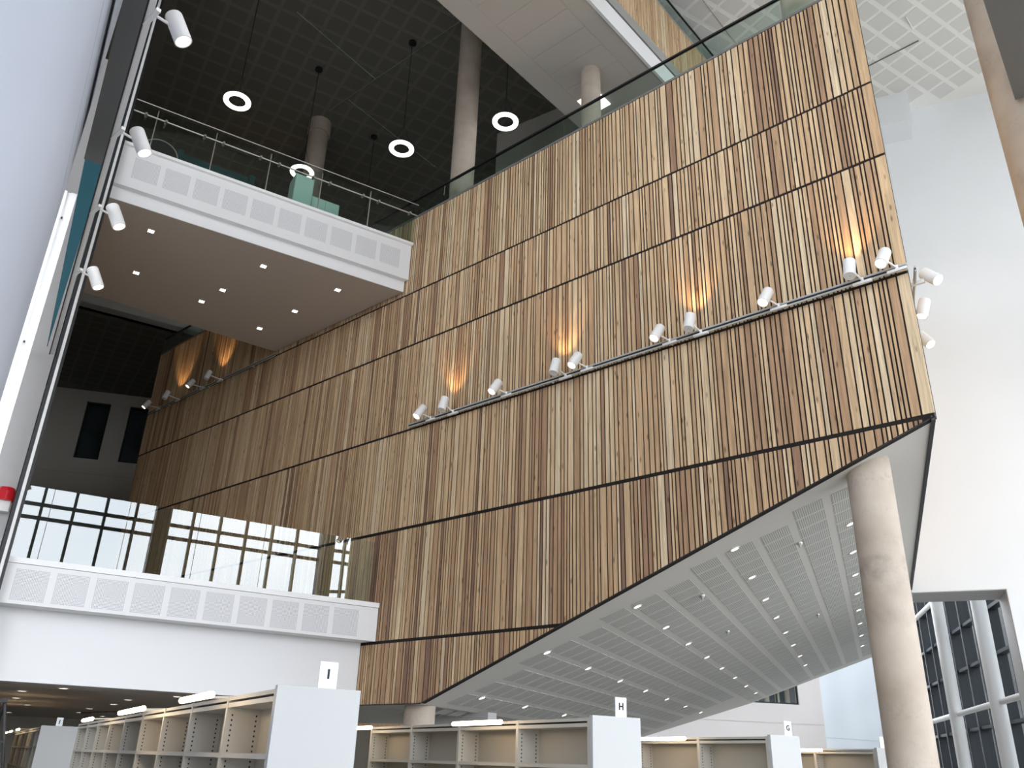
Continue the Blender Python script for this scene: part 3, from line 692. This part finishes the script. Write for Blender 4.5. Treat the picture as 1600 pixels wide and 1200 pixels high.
# ------------------------------------------------------------------ left edge of the atrium (frame EB)
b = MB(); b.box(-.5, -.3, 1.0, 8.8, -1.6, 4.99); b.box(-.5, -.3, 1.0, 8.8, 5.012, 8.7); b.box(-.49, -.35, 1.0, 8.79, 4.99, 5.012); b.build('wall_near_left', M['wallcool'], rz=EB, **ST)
t = thing('window_frame', 'bright white ribbed metal window post beside the pale wall at left', 'window frame', W2(EB, -.27, 9.3, -1.6), EB)
zt = .618 * 9.3 + 1.6
for x0, x1, y0 in ((-.095, -.02, .0), (-.02, .02, .03), (.02, .08, .01)):
    b = MB(); b.box(x0, x1, y0, y0 + .1, 0, zt); b.build('rib', M['cap'], t)
for z in (zt - .35, zt - 1.9):
    b = MB(); b.tube((.0, .0, z), (.0, .03, z), .008, 8); b.build('screw', M['black'], t)
b = MB(); b.box(-.22, -.012, 1.5, 8.96, 6.0, 6.6); b.build('ceiling_left_bulkhead', M['grey'], rz=EB, **ST)
b = MB(); b.box(-1.5, .045, 14.45, 14.6, -1.6, 12.0); b.build('wall_light_return', M['lightgrey'], rz=EB, **ST)
b = MB(); e1 = 13.2
b.poly([(-.308, e1, 8.85), (-.02, e1, 9.1), (-.078, e1, 5.5), (-.086, e1, 5.5)] + [(-.308, e1 + .1, 8.85), (-.02, e1 + .1, 9.1), (-.078, e1 + .1, 5.5), (-.086, e1 + .1, 5.5)],
       [(0, 1, 2, 3), (7, 6, 5, 4), (0, 1, 5, 4), (1, 2, 6, 5), (2, 3, 7, 6), (3, 0, 4, 7)])
tag(b.build('wall_panel', M['teal'], rz=EB), 'narrow teal panel wedge between white window post and left track', 'panel')
b = MB(); b.box(.155, .195, 14.1, 14.2, -1.6, CZ - .01); b.build('trim_6', M['black'], rz=EB, **ST)
b = MB(); b.box(.11, .15, 14.1, 14.18, 2.2, CZ - .01); b.build('trim_7', M['whitemetal'], rz=EB, **ST)
b = MB(); b.box(.06, .105, 14.1, 14.2, -1.6, CZ - .01); b.build('trim_8', M['darkmull'], rz=EB, **ST)
b = MB(); b.box(.12, .17, 14.76, 31, 1.2, CZ); b.build('wall_left_inner', M['darkwall'], rz=EB, **ST)
t = thing('alarm_sounder', 'red alarm sounder on a white base at the left picture edge', 'alarm', W2(EB, -.07, 14.36, 3.36), EB)
b = MB(); b.lathe([(.13, 0), (.13, .14), (.10, .2), (.02, .21)], 8); b.build('body', M['red'], t)
b = MB(); b.box(-.11, .09, -.05, .09, -.16, 0); b.build('base', M['whitemetal'], t)

# ------------------------------------------------------------------ bookshelf runs (frame EB)
def shelf_run(e0, n, b0, dep, letter, label, tubes, top=.30, sign_b=None, sign_on=True, slope=0.012):
    t = thing('shelving_run', label, 'bookshelves', W2(EB, b0, e0, -1.6), EB)
    t.rotation_euler.z = EB - slope
    P = .9; H = top + 1.6; Ln = n * P
    b = MB(); b.box(-.01, dep + .01, -.035, 0, 0, H + .012); b.build('end_panel', M['panel'], t)
    b = MB(); b.box(dep / 2 - .008, dep / 2 + .008, 0, Ln, .05, H - .05); b.build('back_panel', M['shelfin'], t)
    hole = MB(); hole.box(-.001, .0, 0, .001, 0, .001)
    q = MB(); q.box(-.003, dep + .003, -.016, .016, 0, H)
    up = q.mesh('upright', M['shelf'])
    for k in range(n + 1):
        o = link('upright', up, t, (0, max(.018, k * P), 0), 0)
    hm = MB()
    for k in range(n + 1):
        for s_ in (-1, 1):
            for j in range(26):
                z = H - .10 - j * .026
                for xx in (.03, dep / 2 - .035): hm.box(xx - .004, xx + .004, k * P + s_ * .0165 - .001, k * P + s_ * .0165 + .001, z, z + .010)
    hm.build('slot_holes', M['black'], t, kind='stuff')
    q = MB(); q.box(0, dep, .018, P - .018, H - .022, H - .002); q.box(0, .02, .018, P - .018, H - .058, H - .034); q.box(dep - .02, dep, .018, P - .018, H - .058, H - .034); q.box(.02, dep - .02, .018, P - .018, H - .058, H - .05)
    hd = q.mesh('header_rail', M['shelf'])
    q = MB(); q.box(.0, dep, .018, P - .018, -.012, .012); sh = q.mesh('shelf', M['shelf'])
    for k in range(n):
        link('header_rail', hd, t, (0, k * P, 0))
        for j in range(5): link('shelf', sh, t, (0, k * P, H - .30 - .33 * j))
    for e in tubes:
        b = MB(); b.tube((-.2, e - e0 - .36, H - .022), (-.2, e - e0 + .36, H - .022), .017, 10); tb = b.build('lamp_tube', M['tube'], t, smooth=True)
        b = MB(); b.tube((-.2, e - e0 + .2, H - .012), (.05, e - e0 + .25, H + .006), .007, 6); b.build('lamp_arm', M['shelf'], tb)
    if letter:
        sb = .235 if sign_b is None else sign_b
        b = MB(); b.box(sb - .046, sb + .046, -.03, -.022, H + .01, H + .135); sg = b.build('sign', M['sign'], t)
        if letter != ' ':
            cu = bpy.data.curves.new('letter', 'FONT'); cu.body = letter; cu.size = .062; cu.align_x = 'CENTER'; cu.align_y = 'CENTER'; cu.extrude = .001; cu.offset = .0022
            tmp = bpy.data.objects.new('tmp', cu); COL.objects.link(tmp); me = bpy.data.meshes.new_from_object(tmp.evaluated_get(bpy.context.evaluated_depsgraph_get()))
            bpy.data.objects.remove(tmp); me.name = 'letter'; me.materials.clear(); me.materials.append(M['ink'])
            o = bpy.data.objects.new('letter', me); COL.objects.link(o); o.parent = sg; o.location = (sb, -.0315, H + .076); o.rotation_euler = (R(90), 0, 0)
    return t
shelf_run(4.2, 9, 1.30, .40, 'I', 'near bookshelf run with sign I on its pale end panel', [5.0, 6.95, 7.3, 9.7])
shelf_run(4.78, 4, 3.60, .385, 'H', 'bookshelf run with sign H in the middle foreground', [5.95, 8.3], slope=0)
shelf_run(5.72, 3, 6.30, .36, 'G', 'bookshelf run with sign G left of the big column', [6.95], slope=0, top=.30)
shelf_run(7.02, 2, 9.55, .36, ' ', 'bookshelf run half hidden behind the foot of the big column', [8.0], slope=0, sign_b=.12)
shelf_run(15.9, 8, 1.28, .8, 'J', 'distant bookshelf run with sign J on its grey end panel', [18.3, 20.7, 22.5], top=.33)

t = thing('stepladder', 'dark stepladder leaning at the bottom left corner beyond the bookshelves', 'stepladder', W2(EB, .42, 9.2, -1.6), EB)
for x0, x1 in ((-.02, .14), (-.30, -.14)):
    b = MB(); b.tube((x0, 0, 1.98), (x1 + .25, -.1, 0), .014, 8); b.build('leg', M['black'], t)
for x0, x1 in ((-.02, -.1), (-.30, -.40)):
    b = MB(); b.tube((x0, 0, 1.98), (x1, .45, 0), .014, 8); b.build('leg', M['black'], t)
b = MB(); b.box(-.32, .0, -.05, .05, 1.97, 2.0); b.build('top_step', M['black'], t)
for k in range(5):
    f_ = (k + 1) / 6; b = MB(); b.box(-.30 + .41 * f_, -.02 + .41 * f_ , -.1 * f_ - .04, -.1 * f_ + .04, 1.97 - 1.98 * f_, 1.99 - 1.98 * f_); b.build('step', M['black'], t)

# ------------------------------------------------------------------ rooms seen under the timber volume
def vwall(name, m, p0, p1, z0, z1, th=.2):
    v = Vector(p1) - Vector(p0); a = math.atan2(v.y, v.x); b = MB(); b.box(0, v.length, 0, th, z0, z1)
    return b.build(name, m, loc=(p0[0], p0[1], 0), rz=a, **ST)
def pol(az, rho): return (rho * math.sin(R(az)), rho * math.cos(R(az)))
PK0, PK1 = pol(-38, 31.0), pol(-21.83, 36.0)
v = Vector(PK1) - Vector(PK0); Lp = v.length; a = math.atan2(v.y, v.x)
b = MB(); wz0 = 2.36
b.box(0, Lp, 0, .2, 1.69, wz0); b.box(0, Lp, 0, .2, -1.6, 1.67); b.box(0, Lp, .02, .2, 1.67, 1.69)
wx1 = Lp - 1.0; wx0 = Lp - 6.0
b.box(0, wx0, 0, .2, wz0, 6); b.box(wx1, Lp, 0, .2, wz0, 6); b.box(wx0, wx1, 0, .2, 5.0, 6)
b.build('wall_far_right', M['pinkwall'], loc=(*PK0, 0), rz=a, **ST)
f = MB(); f.box(wx0, wx1, .05, .1, wz0, wz0 + .05); f.box(wx1 - .05, wx1, .05, .1, wz0 + .05, 5); f.box(wx0, wx0 + .05, .05, .1, wz0 + .05, 5)
for k in range(1, 6): f.box(wx1 - k * .9 - .02, wx1 - k * .9 + .02, .05, .1, wz0 + .05, 5)
wn = f.build('window_6', M['darkmull'], loc=(*PK0, 0), rz=a, **ST)
for k in range(5):
    g = MB(); g.box(wx1 - (k + 1) * .9 + .02, wx1 - k * .9 - .03, .07, .08, wz0 + .05, 5); g.build('pane', M['winglass'], wn)
g = MB()
for k in range(9): g.box(wx1 - .45 * k - .2, wx1 - .45 * k - .05, .5, .6, wz0, 5)
g.build('blind_slats', M['shelfin'], wn, kind='stuff')
g = MB(); g.box(wx0 - .3, wx1 + 2.5, .9, 1.0, wz0 - .3, 6); g.build('room_beyond', M['outside'], wn)
p0, p1 = pol(-21.83, 36.05), pol(-17.6, 40.3)
b = MB(); v = Vector(p1) - Vector(p0); a = math.atan2(v.y, v.x); b.box(0, v.length, 0, .2, 1.27, 9); b.box(0, v.length, 0, .2, -1.6, 1.25); b.box(0, v.length, .02, .2, 1.25, 1.27)
b.build('wall_cool', M['bluewall'], loc=(*p0, 0), rz=a, **ST)
# grey block right of the squat column
b = MB(); b.box(-1.2, .0, 0, .3, -1.6, .86); b.build('wall_low_pier', M['lightgrey'], loc=(-11.15, 12.2, 0), rz=R(10), **ST)

# ------------------------------------------------------------------ curtain wall behind the opening (frame FA, x=5.74)
tb = [(5.74, 19.0), (5.74, 23.8), (5.74, 28.6), (5.74, 33.4)]
for i, (x, y) in enumerate(tb[1:]):
    b = MB(); b.lathe([(.18, -1.6), (.18, 16.45)], 28)
    tag(b.build('steel_column', M['whitemetal'], loc=W2(FA, x, y), smooth=True), ['white round steel column nearest the right jamb of the deep opening', 'white round steel column in the middle of the deep opening', 'white round steel column hidden behind the big concrete column'][i], 'column')
for z, lab in ((1.71, 'lower white horizontal tube linking the round steel columns behind the opening'), (5.05, 'upper white horizontal tube linking the round steel columns behind the opening')):
    b = MB()
    b.tube((5.80, 21.55, z), (5.80, 39, z), .075, 12)
    tag(b.build('steel_tube', M['whitemetal'], rz=FA, smooth=True), lab, 'steel tube')
f = MB()
for k in range(1, 13):
    y = 20.0 + 1.6 * k; f.box(6.5, 7.1, y - .06, y + .06, -1.6, 16.5)
for z in (-.2, 1.35, 3.1, 4.3, 5.6, 8.0, 10.5): f.box(6.55, 6.8, 21.6, 39.5, z, z + .09)
gw = f.build('window_7', M['darkmull'], rz=FA, **ST)
for k in range(1, 12):
    y = 20.0 + 1.6 * k
    g = MB(); g.box(6.66, 6.68, y + .05, y + 1.55, -1.6, 16.5); g.build('pane', M['winglass'], gw)
f = MB()
for k in range(15):
    y = 24 + 2.3 * k; f.box(15.5, 15.8, y, y + 1.1, -1.6, 9.4)
f.box(15.6, 15.9, 24, 64, -1.6, 9.4, mi=1)
tag(f.build('neighbouring_facade', [M['lightgrey'], M['outside']], rz=FA), 'dark neighbouring facade with pale vertical piers outside the far windows', 'building')
b = MB(); b.box(5.0, 7, 22.8, 40, 16.5, 16.7); b.build('ceiling_far_right', M['plaster'], rz=FA, **ST)

# lift everything from eye-relative heights to floor-based heights
for o in list(sc.objects):
    if o.parent is None and o.type != 'CAMERA': o.location.z += EYE
bpy.context.view_layer.update()
